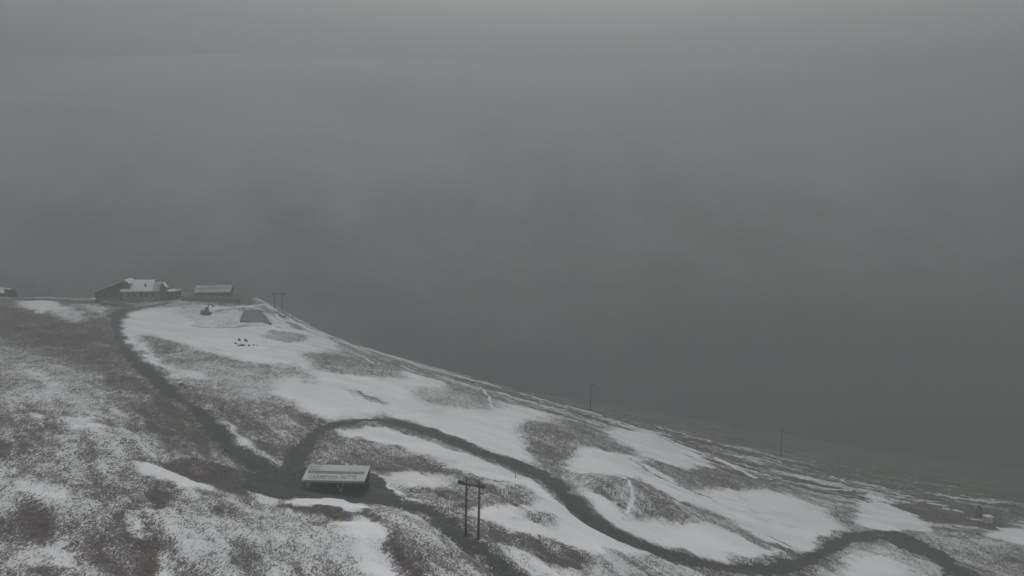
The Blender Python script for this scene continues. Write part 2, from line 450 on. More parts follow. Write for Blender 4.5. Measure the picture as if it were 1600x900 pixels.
def terrain_z(px_, py_):
    j = int(np.searchsorted(yy, py_)) - 1
    j = min(max(j, 0), rows - 2)
    def rowz(r):
        xs = XX[r]
        return float(np.interp(px_, xs, z[r * cols:(r + 1) * cols]))
    t = (py_ - yy[j]) / (yy[j + 1] - yy[j])
    return rowz(j) * (1 - t) + rowz(j + 1) * t

def spot(px, py):
    p = hit(px, py)
    return Vector((p[0], p[1], terrain_z(p[0], p[1])))

idx = np.arange(rows * cols).reshape(rows, cols)
quads = np.stack([idx[:-1, :-1], idx[:-1, 1:], idx[1:, 1:], idx[1:, :-1]], -1).reshape(-1, 4)

def grid_mesh(name, x, y, z, quads):
    me = bpy.data.meshes.new(name)
    me.vertices.add(len(x))
    me.vertices.foreach_set("co", np.stack([x, y, z], -1).astype(np.float32).ravel())
    me.loops.add(quads.size)
    me.loops.foreach_set("vertex_index", quads.ravel().astype(np.int32))
    me.polygons.add(len(quads))
    me.polygons.foreach_set("loop_start", (np.arange(len(quads)) * 4).astype(np.int32))
    me.polygons.foreach_set("use_smooth", np.ones(len(quads), bool))
    me.update(calc_edges=True)
    return me

ter = grid_mesh("terrain", x, y, z, quads)
for nm, arr in (("snow", cov), ("road", road), ("ridge", np.clip(band, 0, 1)), ("grass", far_side * sstep(0.05, 0.3, x / np.maximum(y, 1)))):
    at = ter.attributes.new(nm, 'FLOAT', 'POINT')
    at.data.foreach_set("value", arr.astype(np.float32))
terrain = bpy.data.objects.new("terrain", ter)
COL.objects.link(terrain)
terrain["kind"] = "structure"

# ------------------------------------------------------------------ materials
class NT:
    def __init__(s, name):
        s.m = bpy.data.materials.new(name); s.m.use_nodes = True
        s.t = s.m.node_tree; s.b = s.t.nodes['Principled BSDF']
        s.b.inputs['Specular IOR Level'].default_value = 0.2
    def n(s, k, **kw):
        nd = s.t.nodes.new(k)
        for a, v in kw.items():
            if a in nd.inputs.keys() if isinstance(a, str) else False:
                pass
            setattr(nd, a, v)
        return nd
    def l(s, a, b): s.t.links.new(a, b)
    def math(s, op, a, b=None, c=None, clamp=False):
        nd = s.t.nodes.new("ShaderNodeMath"); nd.operation = op; nd.use_clamp = clamp
        for i, v in enumerate((a, b, c)):
            if v is None: continue
            if isinstance(v, (int, float)): nd.inputs[i].default_value = v
            else: s.l(v, nd.inputs[i])
        return nd.outputs[0]
    def noise(s, scale, detail=3, rough=0.5, vec=None, dist=0.0):
        nd = s.t.nodes.new("ShaderNodeTexNoise"); nd.inputs['Scale'].default_value = scale
        nd.inputs['Detail'].default_value = detail; nd.inputs['Roughness'].default_value = rough
        nd.inputs['Distortion'].default_value = dist
        if vec is not None: s.l(vec, nd.inputs['Vector'])
        return nd.outputs['Fac']
    def mix1(s, f, a, b):
        nd = s.t.nodes.new("ShaderNodeMix"); nd.data_type = 'FLOAT'
        for i, q in ((0, f), (2, a), (3, b)): s.l(q, nd.inputs[i])
        return nd.outputs[0]
    def mix(s, f, a, b):
        nd = s.t.nodes.new("ShaderNodeMix"); nd.data_type = 'RGBA'
        if isinstance(f, (int, float)): nd.inputs['Factor'].default_value = f
        else: s.l(f, nd.inputs['Factor'])
        for i, v in ((6, a), (7, b)):
            if isinstance(v, tuple): nd.inputs[i].default_value = (*v, 1)
            else: s.l(v, nd.inputs[i])
        return nd.outputs[2]
    def step(s, v, lo, hi):
        nd = s.t.nodes.new("ShaderNodeMapRange"); nd.interpolation_type = 'SMOOTHSTEP'
        s.l(v, nd.inputs['Value'])
        for k, q in (('From Min', lo), ('From Max', hi)):
            if isinstance(q, (int, float)): nd.inputs[k].default_value = q
            else: s.l(q, nd.inputs[k])
        return nd.outputs['Result']
    def coord(s, rot=0, scale=(1, 1, 1)):
        tc = s.t.nodes.new("ShaderNodeTexCoord"); mp = s.t.nodes.new("ShaderNodeMapping")
        mp.inputs['Rotation'].default_value = (0, 0, rot); mp.inputs['Scale'].default_value = scale
        s.l(tc.outputs['Object'], mp.inputs['Vector'])
        return mp.outputs['Vector']

def ground_material():
    g = NT("snowy_heath")
    sn = g.n("ShaderNodeAttribute"); sn.attribute_name = "snow"
    rd = g.n("ShaderNodeAttribute"); rd.attribute_name = "road"
    v = g.coord()
    # windswept streaks run along the crest; elsewhere tufts line up down the fall of the slope
    rg = g.n("ShaderNodeAttribute"); rg.attribute_name = "ridge"
    vr = g.coord(rot=0.34, scale=(0.40, 1.2, 1.0))
    vf = g.coord(rot=-0.55, scale=(1.0, 0.42, 0.8))
    vs = vr
    n1 = g.mix1(rg.outputs['Fac'], g.noise(1.05, 5, 0.66, vf, 0.4), g.noise(0.85, 5, 0.62, vr, 0.3))
    n2 = g.noise(4.6, 3, 0.75, vf)
    n4 = g.noise(9.0, 2, 0.7, v)
    n3 = g.mix1(rg.outputs['Fac'], g.noise(0.14, 4, 0.6, v), g.noise(0.16, 3, 0.55, vr))
    a = g.math('MULTIPLY', g.math('SUBTRACT', n1, 0.5), g.math('MULTIPLY_ADD', rg.outputs['Fac'], 2.2, 1.25))
    b = g.math('MULTIPLY', g.math('SUBTRACT', n2, 0.5), 2.8)
    c = g.math('MULTIPLY', g.math('SUBTRACT', n3, 0.5), 0.75)
    d = g.math('MULTIPLY', g.math('SUBTRACT', n4, 0.5), 1.3)
    nsum = g.math('ADD', g.math('ADD', g.math('ADD', g.math('ADD', a, b), c), d), 0.5)
    # snow lies where noise < coverage
    t = g.math('MULTIPLY_ADD', sn.outputs['Fac'], 1.5, -0.25)
    diff = g.math('SUBTRACT', t, nsum)
    mask = g.step(diff, -0.06, 0.10)
    # soil, heather, wet grass
    h1 = g.noise(0.05, 4, 0.6, v)
    h2 = g.noise(1.6, 4, 0.65, v)
    soil = g.mix(g.step(h1, 0.42, 0.6), (0.068, 0.054, 0.053), (0.062, 0.060, 0.050))
    soil = g.mix(g.step(h2, 0.4, 0.68), soil, (0.125, 0.104, 0.100))
    fa = g.n('ShaderNodeAttribute'); fa.attribute_name = 'grass'
    soil = g.mix(fa.outputs['Fac'], soil, (0.062, 0.078, 0.034))
    dust = g.math('MULTIPLY', g.step(g.noise(2.4, 4, 0.7, v), 0.42, 0.66), g.math('MULTIPLY', g.step(sn.outputs['Fac'], 0.15, 0.5), 0.34))
    soil = g.mix(dust, soil, (0.60, 0.61, 0.62))
    # wet gravel road
    r1 = g.noise(0.5, 5, 0.6, v); r2 = g.noise(6.0, 2, 0.5, v)
    gravel = g.mix(g.step(r1, 0.35, 0.65), (0.042, 0.042, 0.042), (0.062, 0.061, 0.058))
    gravel = g.mix(g.math('MULTIPLY', g.step(r2, 0.55, 0.75), 0.4), gravel, (0.12, 0.115, 0.11))
    rj = g.math('ADD', rd.outputs['Fac'], g.math('ADD', g.math('MULTIPLY', g.math('SUBTRACT', n1, 0.5), 1.5), g.math('MULTIPLY', g.math('SUBTRACT', n2, 0.5), 1.2)))
    rm = g.step(rj, 0.35, 0.62)
    s1 = g.noise(0.12, 4, 0.55, vs)
    snowc = g.mix(g.step(s1, 0.35, 0.65), (0.76, 0.78, 0.795), (0.85, 0.87, 0.88))
    # thin snow lets the ground show a little
    thin = g.step(sn.outputs['Fac'], 0.45, 1.0)
    snowc = g.mix(g.math('MULTIPLY_ADD', thin, 0.25, 0.75), soil, snowc)
    col = g.mix(mask, soil, snowc)
    slush = g.math('MULTIPLY', g.step(g.noise(0.9, 4, 0.6, v), 0.60, 0.74), 0.22)
    gravel = g.mix(slush, gravel, snowc)
    col = g.mix(rm, col, gravel)
    g.l(col, g.b.inputs['Base Color'])
    g.b.inputs['Roughness'].default_value = 0.9
    bp = g.n("ShaderNodeBump"); bp.inputs['Strength'].default_value = 0.7; bp.inputs['Distance'].default_value = 0.25
    hsum = g.math('ADD', g.math('MULTIPLY', n2, 0.6), g.math('MULTIPLY', n1, 0.6))
    flat = g.math('SUBTRACT', 1.0, g.math('MULTIPLY', thin, 0.85))
    g.l(g.math('MULTIPLY', hsum, flat), bp.inputs['Height'])
    g.l(bp.outputs[0], g.b.inputs['Normal'])
    return g.m
ter.materials.append(ground_material())

def plain(name, col, col2=None, scale=2.0, rough=0.8, lo=0.4, hi=0.65, spec=0.2, metal=0.0, stretch=(1, 1, 1)):
    g = NT(name)
    v = g.coord(scale=stretch)
    c2 = col2 or tuple(min(1, c * 1.35) for c in col)
    c = g.mix(g.step(g.noise(scale, 5, 0.65, v), lo, hi), col, c2)
    g.l(c, g.b.inputs['Base Color'])
    g.b.inputs['Roughness'].default_value = rough
    g.b.inputs['Specular IOR Level'].default_value = spec
    g.b.inputs['Metallic'].default_value = metal
    return g.m
M = dict(
    snow=plain("settled_snow", (0.62, 0.64, 0.65), (0.80, 0.81, 0.82), 1.2, 0.9, 0.3, 0.55),
    thinsnow=plain("thin_snow_on_sheet", (0.36, 0.37, 0.37), (0.47, 0.48, 0.48), 0.9, 0.85, 0.35, 0.65),
    sheet=plain("pale_roof_sheet", (0.48, 0.49, 0.48), (0.55, 0.56, 0.55), 0.6, 0.6, 0.3, 0.7),
    signboard=plain("pale_sign_board", (0.48, 0.49, 0.48), (0.56, 0.57, 0.56), 1.3, 0.6, 0.3, 0.7),
    darkband=plain("dark_roof_strip", (0.13, 0.135, 0.14), (0.18, 0.185, 0.19), 1.3, 0.4),
    letter=plain("dark_lettering", (0.15, 0.15, 0.155), (0.24, 0.24, 0.24), 3),
    wood=plain("dark_weathered_timber", (0.050, 0.040, 0.034), (0.10, 0.080, 0.068), 2.0, 0.85, stretch=(1, 1, 0.2)),
    redwood=plain("red_brown_boards", (0.10, 0.055, 0.045), (0.15, 0.085, 0.07), 2.0, 0.85, stretch=(3, 3, 0.3)),
    plaster=plain("grey_plaster", (0.20, 0.19, 0.18), (0.27, 0.255, 0.24), 0.8),
    stone=plain("rubble_stone", (0.09, 0.088, 0.085), (0.16, 0.155, 0.15), 1.8),
    concrete=plain("wet_concrete", (0.14, 0.14, 0.135), (0.22, 0.22, 0.21), 1.2),
    steel=plain("dark_steel", (0.035, 0.036, 0.038), (0.06, 0.06, 0.06), 4, 0.55),
    galv=plain("galvanised_steel", (0.22, 0.23, 0.235), (0.32, 0.33, 0.33), 3, 0.5),
    glass=plain("dark_window_glass", (0.02, 0.022, 0.025), (0.035, 0.037, 0.04), 1, 0.15, spec=0.5),
    rock=plain("wet_rock", (0.050, 0.048, 0.046), (0.12, 0.115, 0.11), 2.2, 0.85),
    pale=plain("pale_painted_metal", (0.62, 0.63, 0.60), (0.72, 0.73, 0.70), 1.5, 0.6),
    tarp=plain("dark_grey_roofing", (0.11, 0.113, 0.115), (0.16, 0.162, 0.165), 0.9, 0.7),
    rust=plain("dull_machine_paint", (0.11, 0.10, 0.09), (0.17, 0.15, 0.13), 2, 0.6),
)

class MB:
    """collects shapes and links them as one mesh"""
    def __init__(s): s.v = []; s.f = []
    def add(s, vs, fs):
        o = len(s.v); s.v += [tuple(v) for v in vs]; s.f += [tuple(i + o for i in f) for f in fs]
        return s
    def box(s, c, d, rz=0.0, M_=None):
        hx, hy, hz = d[0] / 2, d[1] / 2, d[2] / 2
        vs = [Vector((sx * hx, sy * hy, sz * hz)) for sz in (-1, 1) for sy in (-1, 1) for sx in (-1, 1)]
        R = Matrix.Rotation(rz, 3, 'Z')
        vs = [R @ v for v in vs]
        if M_ is not None: vs = [M_ @ v for v in vs]
        vs = [v + Vector(c) for v in vs]
        return s.add(vs, [(0, 2, 3, 1), (4, 5, 7, 6), (0, 1, 5, 4), (2, 6, 7, 3), (0, 4, 6, 2), (1, 3, 7, 5)])
    def tube(s, a, b, r0, r1=None, k=10):
        a, b = Vector(a), Vector(b); r1 = r0 if r1 is None else r1
        d = (b - a).normalized(); u = d.orthogonal().normalized(); w = d.cross(u)
        vs = []
        for p, r in ((a, r0), (b, r1)):
            for i in range(k):
                t = 2 * math.pi * i / k
                vs.append(p + (u * math.cos(t) + w * math.sin(t)) * r)
        fs = [(i, (i + 1) % k, k + (i + 1) % k, k + i) for i in range(k)]
        fs += [tuple(range(k))[::-1], tuple(range(k, 2 * k))]
        return s.add(vs, fs)
    def bar(s, a, b, w, h):
        a, b = Vector(a), Vector(b); d = (b - a).normalized()
        up = Vector((0, 0, 1)) if abs(d.z) < 0.95 else Vector((0, 1, 0))
        r = d.cross(up).normalized(); u = r.cross(d)
        vs = [p + r * sx * w / 2 + u * sy * h / 2 for p in (a, b) for sx, sy in ((-1, -1), (1, -1), (1, 1), (-1, 1))]
        return s.add(vs, [(0, 1, 2, 3), (7, 6, 5, 4), (0, 4, 5, 1), (1, 5, 6, 2), (2, 6, 7, 3), (3, 7, 4, 0)])
    def slab(s, quad, th):
        """a sheet with thickness below the given four corners"""
        q = [Vector(p) for p in quad]
        n_ = (q[1] - q[0]).cross(q[3] - q[0]).normalized()
        if n_.z < 0: n_ = -n_
        lo = [p - n_ * th for p in q]
        return s.add(q + lo, [(0, 1, 2, 3), (7, 6, 5, 4), (0, 4, 5, 1), (1, 5, 6, 2), (2, 6, 7, 3), (3, 7, 4, 0)])
    def prism(s, outline, off):
        """outline (3D points) pushed along off"""
        m = len(outline); o = Vector(off)
        vs = [Vector(p) for p in outline] + [Vector(p) + o for p in outline]
        return s.add(vs, [tuple(range(m))[::-1], tuple(range(m, 2 * m))] + [(i, (i + 1) % m, m + (i + 1) % m, m + i) for i in range(m)])
    def build(s, name, mat, parent=None, smooth=False):
        me = bpy.data.meshes.new(name)
        me.from_pydata([tuple(v) for v in s.v], [], s.f)
        bm_fix(me)
        me.materials.append(M[mat] if isinstance(mat, str) else mat)
        if smooth:
            for p in me.polygons: p.use_smooth = True
        o = bpy.data.objects.new(name, me); COL.objects.link(o)
        if parent: o.parent = parent
        return o
import bmesh
def bm_fix(me):
    bm = bmesh.new(); bm.from_mesh(me)
    bmesh.ops.recalc_face_normals(bm, faces=bm.faces)
    bm.to_mesh(me); bm.free()

def thing(name, label, cat, loc, rz=0.0, group=None):
    o = bpy.data.objects.new(name, None); COL.objects.link(o)
    o.empty_display_size = 0.3
    o.location = loc; o.rotation_euler = (0, 0, rz)
    o["label"] = label; o["category"] = cat
    if group: o["group"] = group
    return o
def copy_tree(o, parent=None):
    c = o.copy(); COL.objects.link(c); c.parent = parent
    for ch in [q for q in bpy.data.objects if q.parent == o]:
        copy_tree(ch, c)
    return c

# ------------------------------------------------------------------ far mountain and the haze
HILLTOP = CAMZ + 190
mx_ = np.linspace(-2600, 2600, 260); my_ = np.linspace(440, 3600, 220)
MX, MY = np.meshgrid(mx_, my_)
fx, fy = MX.ravel(), MY.ravel()
# the flank comes nearer on the left
toe = 820 + np.interp(fx, [-2600, -800, -300, 200, 1200, 2600], [-230, -210, -150, -110, 60, 260])
rise = np.maximum(fy - toe, 0)
lift = np.interp(fx, [-1200, -800, -250, 400, 1500], [200, 200, 180, 150, 60])
fz = CAMZ - 345 + lift + rise * 0.85 + fbm(fx, fy, 420, 5, 61) * 95 * sstep(0, 300, rise) - 60 * sstep(60, 0, fy - toe)
fz = fz.clip(None, HILLTOP) + 0.0
fz = HILLTOP - 60 * np.log1p(np.exp(np.clip((HILLTOP - (CAMZ - 345 + lift + rise * 0.85 + fbm(fx, fy, 420, 5, 61) * 95 * sstep(0, 300, rise) - 60 * sstep(60, 0, fy - toe))) / 60, -30, 30)))
idm = np.arange(fx.size).reshape(MX.shape)
qm = np.stack([idm[:-1, :-1], idm[:-1, 1:], idm[1:, 1:], idm[1:, :-1]], -1).reshape(-1, 4)
far_me = grid_mesh("hills", fx, fy, fz, qm)
def far_material():
    g = NT("forest_and_snow_by_altitude")
    geo = g.n("ShaderNodeNewGeometry"); sep = g.n("ShaderNodeSeparateXYZ")
    g.l(geo.outputs['Position'], sep.inputs[0])
    v = g.coord()
    nn = g.noise(0.012, 6, 0.65, v)
    alt = g.math('ADD', sep.outputs['Z'], g.math('MULTIPLY', g.math('SUBTRACT', nn, 0.5), 300.0))
    m = g.step(alt, CAMZ - 150, CAMZ + 110)
    forest = g.mix(g.step(g.noise(0.03, 4, 0.6, v), 0.4, 0.6), (0.035, 0.042, 0.032), (0.075, 0.075, 0.055))
    g.l(g.mix(m, forest, (0.72, 0.74, 0.75)), g.b.inputs['Base Color'])
    g.b.inputs['Roughness'].default_value = 0.95
    return g.m
far_me.materials.append(far_material())
hills = bpy.data.objects.new("hills", far_me); COL.objects.link(hills); hills["kind"] = "structure"

HB = MB().box((0, 1750, 12), (5600, 4000, 674))
hz = NT("cloud_haze")
pv = hz.t.nodes.new("ShaderNodeVolumePrincipled")
pv.inputs['Color'].default_value = HAZE_COLOR
pv.inputs['Density'].default_value = HAZE_DENSITY
pv.inputs['Anisotropy'].default_value = 0.28
outn = [n_ for n_ in hz.t.nodes if n_.type == 'OUTPUT_MATERIAL'][0]
hz.t.nodes.remove(hz.b)
hz.l(pv.outputs[0], outn.inputs['Volume'])
haze = HB.build("haze", hz.m); haze["kind"] = "stuff"
haze["label"] = "even grey cloud haze over the whole slope and valley"; haze["category"] = "haze"

# ------------------------------------------------------------------ valley station with the lettered roof
def text_mesh(body, size, mat, parent, name, matrix, extrude=0.02, width=None):
    cu = bpy.data.curves.new(name, 'FONT'); cu.body = body; cu.size = size; cu.extrude = extrude
    cu.align_x = 'CENTER'; cu.align_y = 'BOTTOM_BASELINE'; cu.offset = size * 0.012
    tmp = bpy.data.objects.new(name, cu); COL.objects.link(tmp)
    dg = bpy.context.evaluated_depsgraph_get(); dg.update()
    me = bpy.data.meshes.new_from_object(tmp.evaluated_get(dg))
    bpy.data.objects.remove(tmp); bpy.data.curves.remove(cu)
    if width:
        xs = [v.co.x for v in me.vertices]; k = width / (max(xs) - min(xs))
        for v in me.vertices: v.co.x *= k
    me.transform(matrix)
    me.materials.clear(); me.materials.append(M[mat])
    o = bpy.data.objects.new(name, me); COL.objects.link(o); o.parent = parent
    return o

def dir_of(p0, p1):
    d = p1 - p0
    return math.atan2(d.y, d.x)
sL = spot(474, 769); sR = spot(568, 769)
mid = (sL + sR) / 2
px_m = F / mid.y                       # pixels per metre there
rz_st = math.radians(-4)
st = thing("lift_station", "long low open shed in the muddy yard, its pale sloping roof lettered along the eave", "shed", (mid.x, mid.y, mid.z - 0.1), rz_st)
Ls = 10.4                              # roof length
zf, zb = 2.05, 3.3                     # eave and ridge heights
yf, yb = -0.5, 3.8
def rq(x0, x1, t0, t1, lift=0.0):
    """corners on the roof plane between fractions t0..t1 up the slope"""
    f = lambda x_, t: Vector((x_, yf + (yb - yf) * t, zf + (zb - zf) * t + lift))
    return [f(x0, t0), f(x1, t0), f(x1, t1), f(x0, t1)]
rf = MB().slab(rq(-Ls / 2, Ls / 2, 0, 1), 0.16).build("roof", "sheet", st)
for k in range(27):                                        # standing seams in the upper sheet
    pass
seam = MB()
for k in range(1, 26):
    xx = -Ls / 2 + Ls * k / 26
    seam.slab(rq(xx - 0.03, xx + 0.03, 0.56, 0.985, 0.05), 0.055)
seam.build("roof_seam_strip", "sheet", rf)
MB().slab(rq(-Ls / 2 + .45, Ls / 2 - .5, 0.40, 0.60, 0.03), 0.025).build("dark_strip", "darkband", rf)  # plain dark strip across the roof above the sign board
MB().slab(rq(-Ls / 2 + .05, Ls / 2 - .05, 0.02, 0.40, 0.06), 0.055).build("sign_board", "signboard", rf)
MB().slab(rq(-Ls / 2 + .05, -Ls / 2 + 2.2, 0.66, 0.97, 0.10), 0.05).build("snow_patch", "thinsnow", rf)
ang = math.atan2(zb - zf, yb - yf)
cy = yf + (yb - yf) * 0.09; cz = zf + (zb - zf) * 0.09 + 0.075
text_mesh("CARMENNA HÜTTE", 1.45, "letter", rf, "lettering", Matrix.Translation((-0.25, cy, cz)) @ Matrix.Rotation(ang, 4, 'X'), 0.015, 8.0)
MB().box((0, yf - 0.05, zf - 0.16), (Ls, 0.08, 0.34)).build("fascia", "galv", st)
for sx in (-1, 1):                                         # lattice side frames
    fr = MB(); X_ = sx * (Ls / 2 - 0.12)
    fr.bar((X_, yf + .1, zf - .22), (X_, yb - .05, zb - .22), .1, .12)
    fr.bar((X_, yf + .25, zf - 1.1), (X_, yb - .05, zf - 1.1), .1, .12)
    n_ = 6
    for k in range(n_):
        ya = yf + .25 + (yb - yf - .3) * k / n_; yb_ = yf + .25 + (yb - yf - .3) * (k + 1) / n_
        top = zf - .22 + (zb - zf) * ((yb_ - yf) / (yb - yf))
        fr.bar((X_, ya, zf - 1.1), (X_, yb_, top), .07, .07)
        fr.bar((X_, yb_, top), (X_, yb_, zf - 1.1), .07, .07)
    fr.build("side_truss", "steel", st)
for sx in (-1, 1):
    for yv, zt in ((yf + .5, zf - .1), (yb - .2, zb - .3)):
        MB().box((sx * (Ls / 2 - .35), yv, zt / 2 - .25), (.2, .2, zt + .5)).build("post", "steel", st)
MB().box((0, yf + .5, (zf - .1) / 2 - .25), (.2, .2, zf + .4)).build("post", "steel", st)
MB().box((0, yb - .1, zb / 2 - .5), (Ls - .5, .12, zb + .2)).build("rear_shade_wall", "wood", st)  # dark wall added to stand in for the shade under the roof
MB().box((-1.2, 1.6, 1.0), (3.0, 2.0, 2.6)).build("winch_housing", "steel", st)
br = MB(); br.bar((1.15, -.1, 0), (1.9, .2, 2.35), .16, .16); br.bar((1.15, -.1, 0), (.55, -.1, 1.3), .12, .12)
br.build("brace", "galv", st)

# ------------------------------------------------------------------ twin-pole lift supports
def twin_pole(loc, vec, h, label, lean=0.0, sep=2.25, over=1.25, r=.17, beads=True):
    """two round poles joined by a crossarm that carries roller sets"""
    rz = math.atan2(vec[1], vec[0])
    t = thing("lift_pylon", label, "lift pylon", loc, rz, "twin-pole lift pylons")
    for sx in (-1, 1):
        MB().tube((sx * sep / 2 - sx * -.0, 0, -1.2), (sx * sep / 2 + lean, 0, h), r, r * .62, 12).build("pole", "wood", t, True)
    arm = MB().bar((-sep / 2 - over, .16, h - .75), (sep / 2 + over, .16, h - .75), .12, .2)
    arm.bar((-sep / 2 - over, -.16, h - .75), (sep / 2 + over, -.16, h - .75), .12, .2)
    a = arm.build("crossarm", "steel", t)
    MB().bar((-sep / 2, .12, h - 2.1), (-sep / 2 + .9, .12, h - .85), .08, .1).build("brace", "steel", t)
    MB().bar((sep / 2, .1, h - 1.75), (sep / 2 + .75, .1, h - 1.75), .12, .18).build("bracket", "steel", t)
    for sx in (-1, 1):
        rl = MB(); x0 = sx * (sep / 2 + over * .55)
        rl.bar((x0 - .42, 0, h - .94), (x0 + .42, 0, h - .94), .08, .08)
        for k in range(4):
            xx = x0 + (k - 1.5) * .26
            rl.tube((xx, -.14, h - .5), (xx, .14, h - .5), .11, .11, 10)
        rl.build("roller_set", "steel", a)
    for k in range(5):
        xx = -sep / 2 + .45 + (sep - .9) * k / 4
        MB().tube((xx, 0, h - .68), (xx, 0, h - .38), .10, .07, 8).build("insulator", "galv", a)
    return t
pl = spot(727, 838); pr = spot(747, 847)
pm = (pl + pr) / 2
twin_pole((pm.x, pm.y, min(pl.z, pr.z)), (2.2, -1.25), 8.35, "nearest twin-pole pylon, two dark timber poles beside the lower road", lean=.28, sep=2.1, over=1.15, r=.2)
q1 = spot(427, 482); q2 = spot(443, 487)
qm_ = (q1 + q2) / 2
twin_pole((qm_.x, qm_.y, min(q1.z, q2.z) - .3), (2.2, -1.1), 8.0, "faint twin-pole pylon on the crest right of the huts", sep=3.7, over=1.5, r=.22)
def single_pylon(px, py, h, label, r=.17):
    p = spot(px, py)
    t = thing("lift_mast", label, "mast", (p.x, p.y, p.z), .2, "single masts beyond the crest")
    MB().tube((0, 0, -1), (.25, 0, h), r, r * .6, 10).build("pole", "steel", t, True)
    a = MB().bar((-.75, 0, h - .35), (1.2, 0, h - .15), .14, .2); a.build("crossarm", "steel", t)
    MB().tube((.9, -.1, h - .4), (.9, .1, h - .4), .2, .2, 10).build("roller", "steel", t)
single_pylon(922, 641, 9.6, "hazy mast behind the crest, in the middle of the picture")
single_pylon(1220, 713, 9.4, "faintest mast, farther down behind the crest to the right")

# small marker in the snow beside the middle road
p = spot(806, 746)
t = thing("marker_post", "small dark post with a round head in the snow beside the curving road", "post", p, 0)
MB().tube((0, 0, -.3), (-.08, 0, 1.7), .07, .06, 8).build("pole", "steel", t, True)
MB().tube((-.3, 0, 1.55), (.1, 0, 1.75), .2, .17, 10).build("head", "steel", t, True)
for (px, py, h, lb) in ((446, 494, 2.2, "short thin stake on the crest just below the far pylon"), (457, 500, 2.0, "second short stake, right of the one below the far pylon")):
    p = spot(px, py)
    t = thing("stake", lb, "stake", p, 0, "stakes on the crest")
    MB().tube((0, 0, -.3), (.05, 0, h), .09, .07, 8).build("shaft", "wood", t, True)
    MB().tube((.05, 0, h - .12), (.05, 0, h + .06), .12, .12, 8).build("cap", "steel", t, True)

# ------------------------------------------------------------------ mountain huts
def win(mb_parent, x_, y_, z_, w=.9, h=1.0, axis='x', shutter="redwood"):
    fr = MB(); d = (w, .08, h) if axis == 'x' else (.08, w, h)
    fr.box((x_, y_, z_), d)
    f = fr.build("window", "wood", mb_parent)
    s = -1
    off = (0, -.05, 0) if axis == 'x' else (-.05, 0, 0)
    if axis == 'xr': off = (.05, 0, 0)
    dd = (w - .2, .04, h - .2) if axis == 'x' else (.04, w - .2, h - .2)
    MB().box((x_ + off[0], y_ + off[1], z_), dd).build("pane", "glass", f)
    return f
p = spot(189, 473)
hut = thing("mountain_hut", "largest hut, its snowy roof sweeping down to the left, at the top of the road", "hut", (p.x, p.y + 1.5, p.z - .3), math.radians(9))
e, r, dd, x0, x1 = 4.6, 3.2, 4.6, 0.0, 13.2
w_ = MB().prism([(x0, a, b) for a, b in [(0, -2), (2 * dd, -2), (2 * dd, e - .15), (dd, e + r - .15), (0, e - .15)]], (x1, 0, 0)).build("wall", "plaster", hut)
rfh = MB().slab([(x0, -.9, e - .62), (x1 + .2, -.9, e - .62), (x1 + .2, dd, e + r), (x0, dd, e + r)], .18)
rfh.slab([(x0, dd, e + r), (x1 + .2, dd, e + r), (x1 + .2, 2 * dd + .8, e - .55), (x0, 2 * dd + .8, e - .55)], .18)
rfo = rfh.build("roof", "wood", hut)
xs_ = x1 - 2.6
sn = MB().slab([(x0 - .6, -.88, e - .6 + .26), (xs_, -.88, e - .6 + .26), (xs_, dd, e + r + .26), (x0 - .6, dd, e + r + .26)], .22)
sn.slab([(x0, dd, e + r + .26), (xs_, dd, e + r + .26), (xs_, 2 * dd + .7, e - .5 + .26), (x0, 2 * dd + .7, e - .5 + .26)], .22)
sn.build("snow_layer", "snow", rfo)
MB().slab([(xs_ + .05, -.8, e - .58 + .2), (x1 + .15, -.8, e - .58 + .2), (x1 + .15, dd - .9, e + r - .62 + .22), (xs_ + .05, dd - .9, e + r - .62 + .22)], .17).build("snow_layer", "thinsnow", rfo)
ch = MB().box((7.9, 1.6, e + 1.2), (.65, .65, 1.9)).build("chimney", "stone", rfo)
MB().box((7.9, 1.6, e + 2.2), (.85, .85, .12)).build("chimney_cap", "thinsnow", ch)
# the wing at the left: its broad gable faces down the slope, one side of the roof runs far out
wg = MB().prism([(-9.6, 0.4, -2), (2.6, 0.4, -2), (2.6, 0.4, e + 1.0), (0.9, 0.4, 8.0), (-9.6, 0.4, 3.9)], (0, 8.5, 0)).build("wing_wall", "wood", hut)
vr = MB().slab([(-10.4, -.3, 3.85), (.9, -.3, 8.3), (.9, 9.4, 8.3), (-10.4, 9.4, 3.85)], .16)
vr.slab([(.9, -.3, 8.3), (3.0, -.3, 7.0), (3.0, 9.4, 7.0), (.9, 9.4, 8.3)], .16)
vo = vr.build("wing_roof", "wood", hut)
vs_ = MB().slab([(-10.4, -.28, 4.08), (.9, -.28, 8.53), (.9, 9.3, 8.53), (-10.4, 9.3, 4.08)], .2)
vs_.slab([(.9, -.28, 8.53), (3.0, -.28, 7.23), (3.0, 9.3, 7.23), (.9, 9.3, 8.53)], .2)
vs_.build("snow_layer", "snow", vo)
MB().box((-5.2, .28, .7), (8.4, .2, 2.6)).build("stone_base", "stone", wg)
for xx, zz in ((-6.6, 2.5), (-4.2, 2.7), (-1.8, 2.8), (-1.8, 5.2)):
    win(wg, xx, .33, zz, .8, .9)
for k, xx in enumerate((2.2, 4.3, 6.4, 8.5, 10.6)):
    win(w_, xx, -.04, 2.75, 1.1, 1.2)
for xx in (.3, 3.2, 7.4, 12.2):
    MB().box((xx, -.12, 1.6), (.3, .22, 4.6)).build("pilaster", "concrete", w_)
tw = MB().box((x1 + 1.2, .9, 2.2), (2.1, 3.0, 6.2)).build("side_tower", "redwood", hut)
MB().prism([(x1 - .2, -.75, 5.31), (x1 + 2.6, -.75, 5.31), (x1 + 1.2, -.75, 7.1)], (0, .3, 0)).build("tower_gable", "redwood", tw)
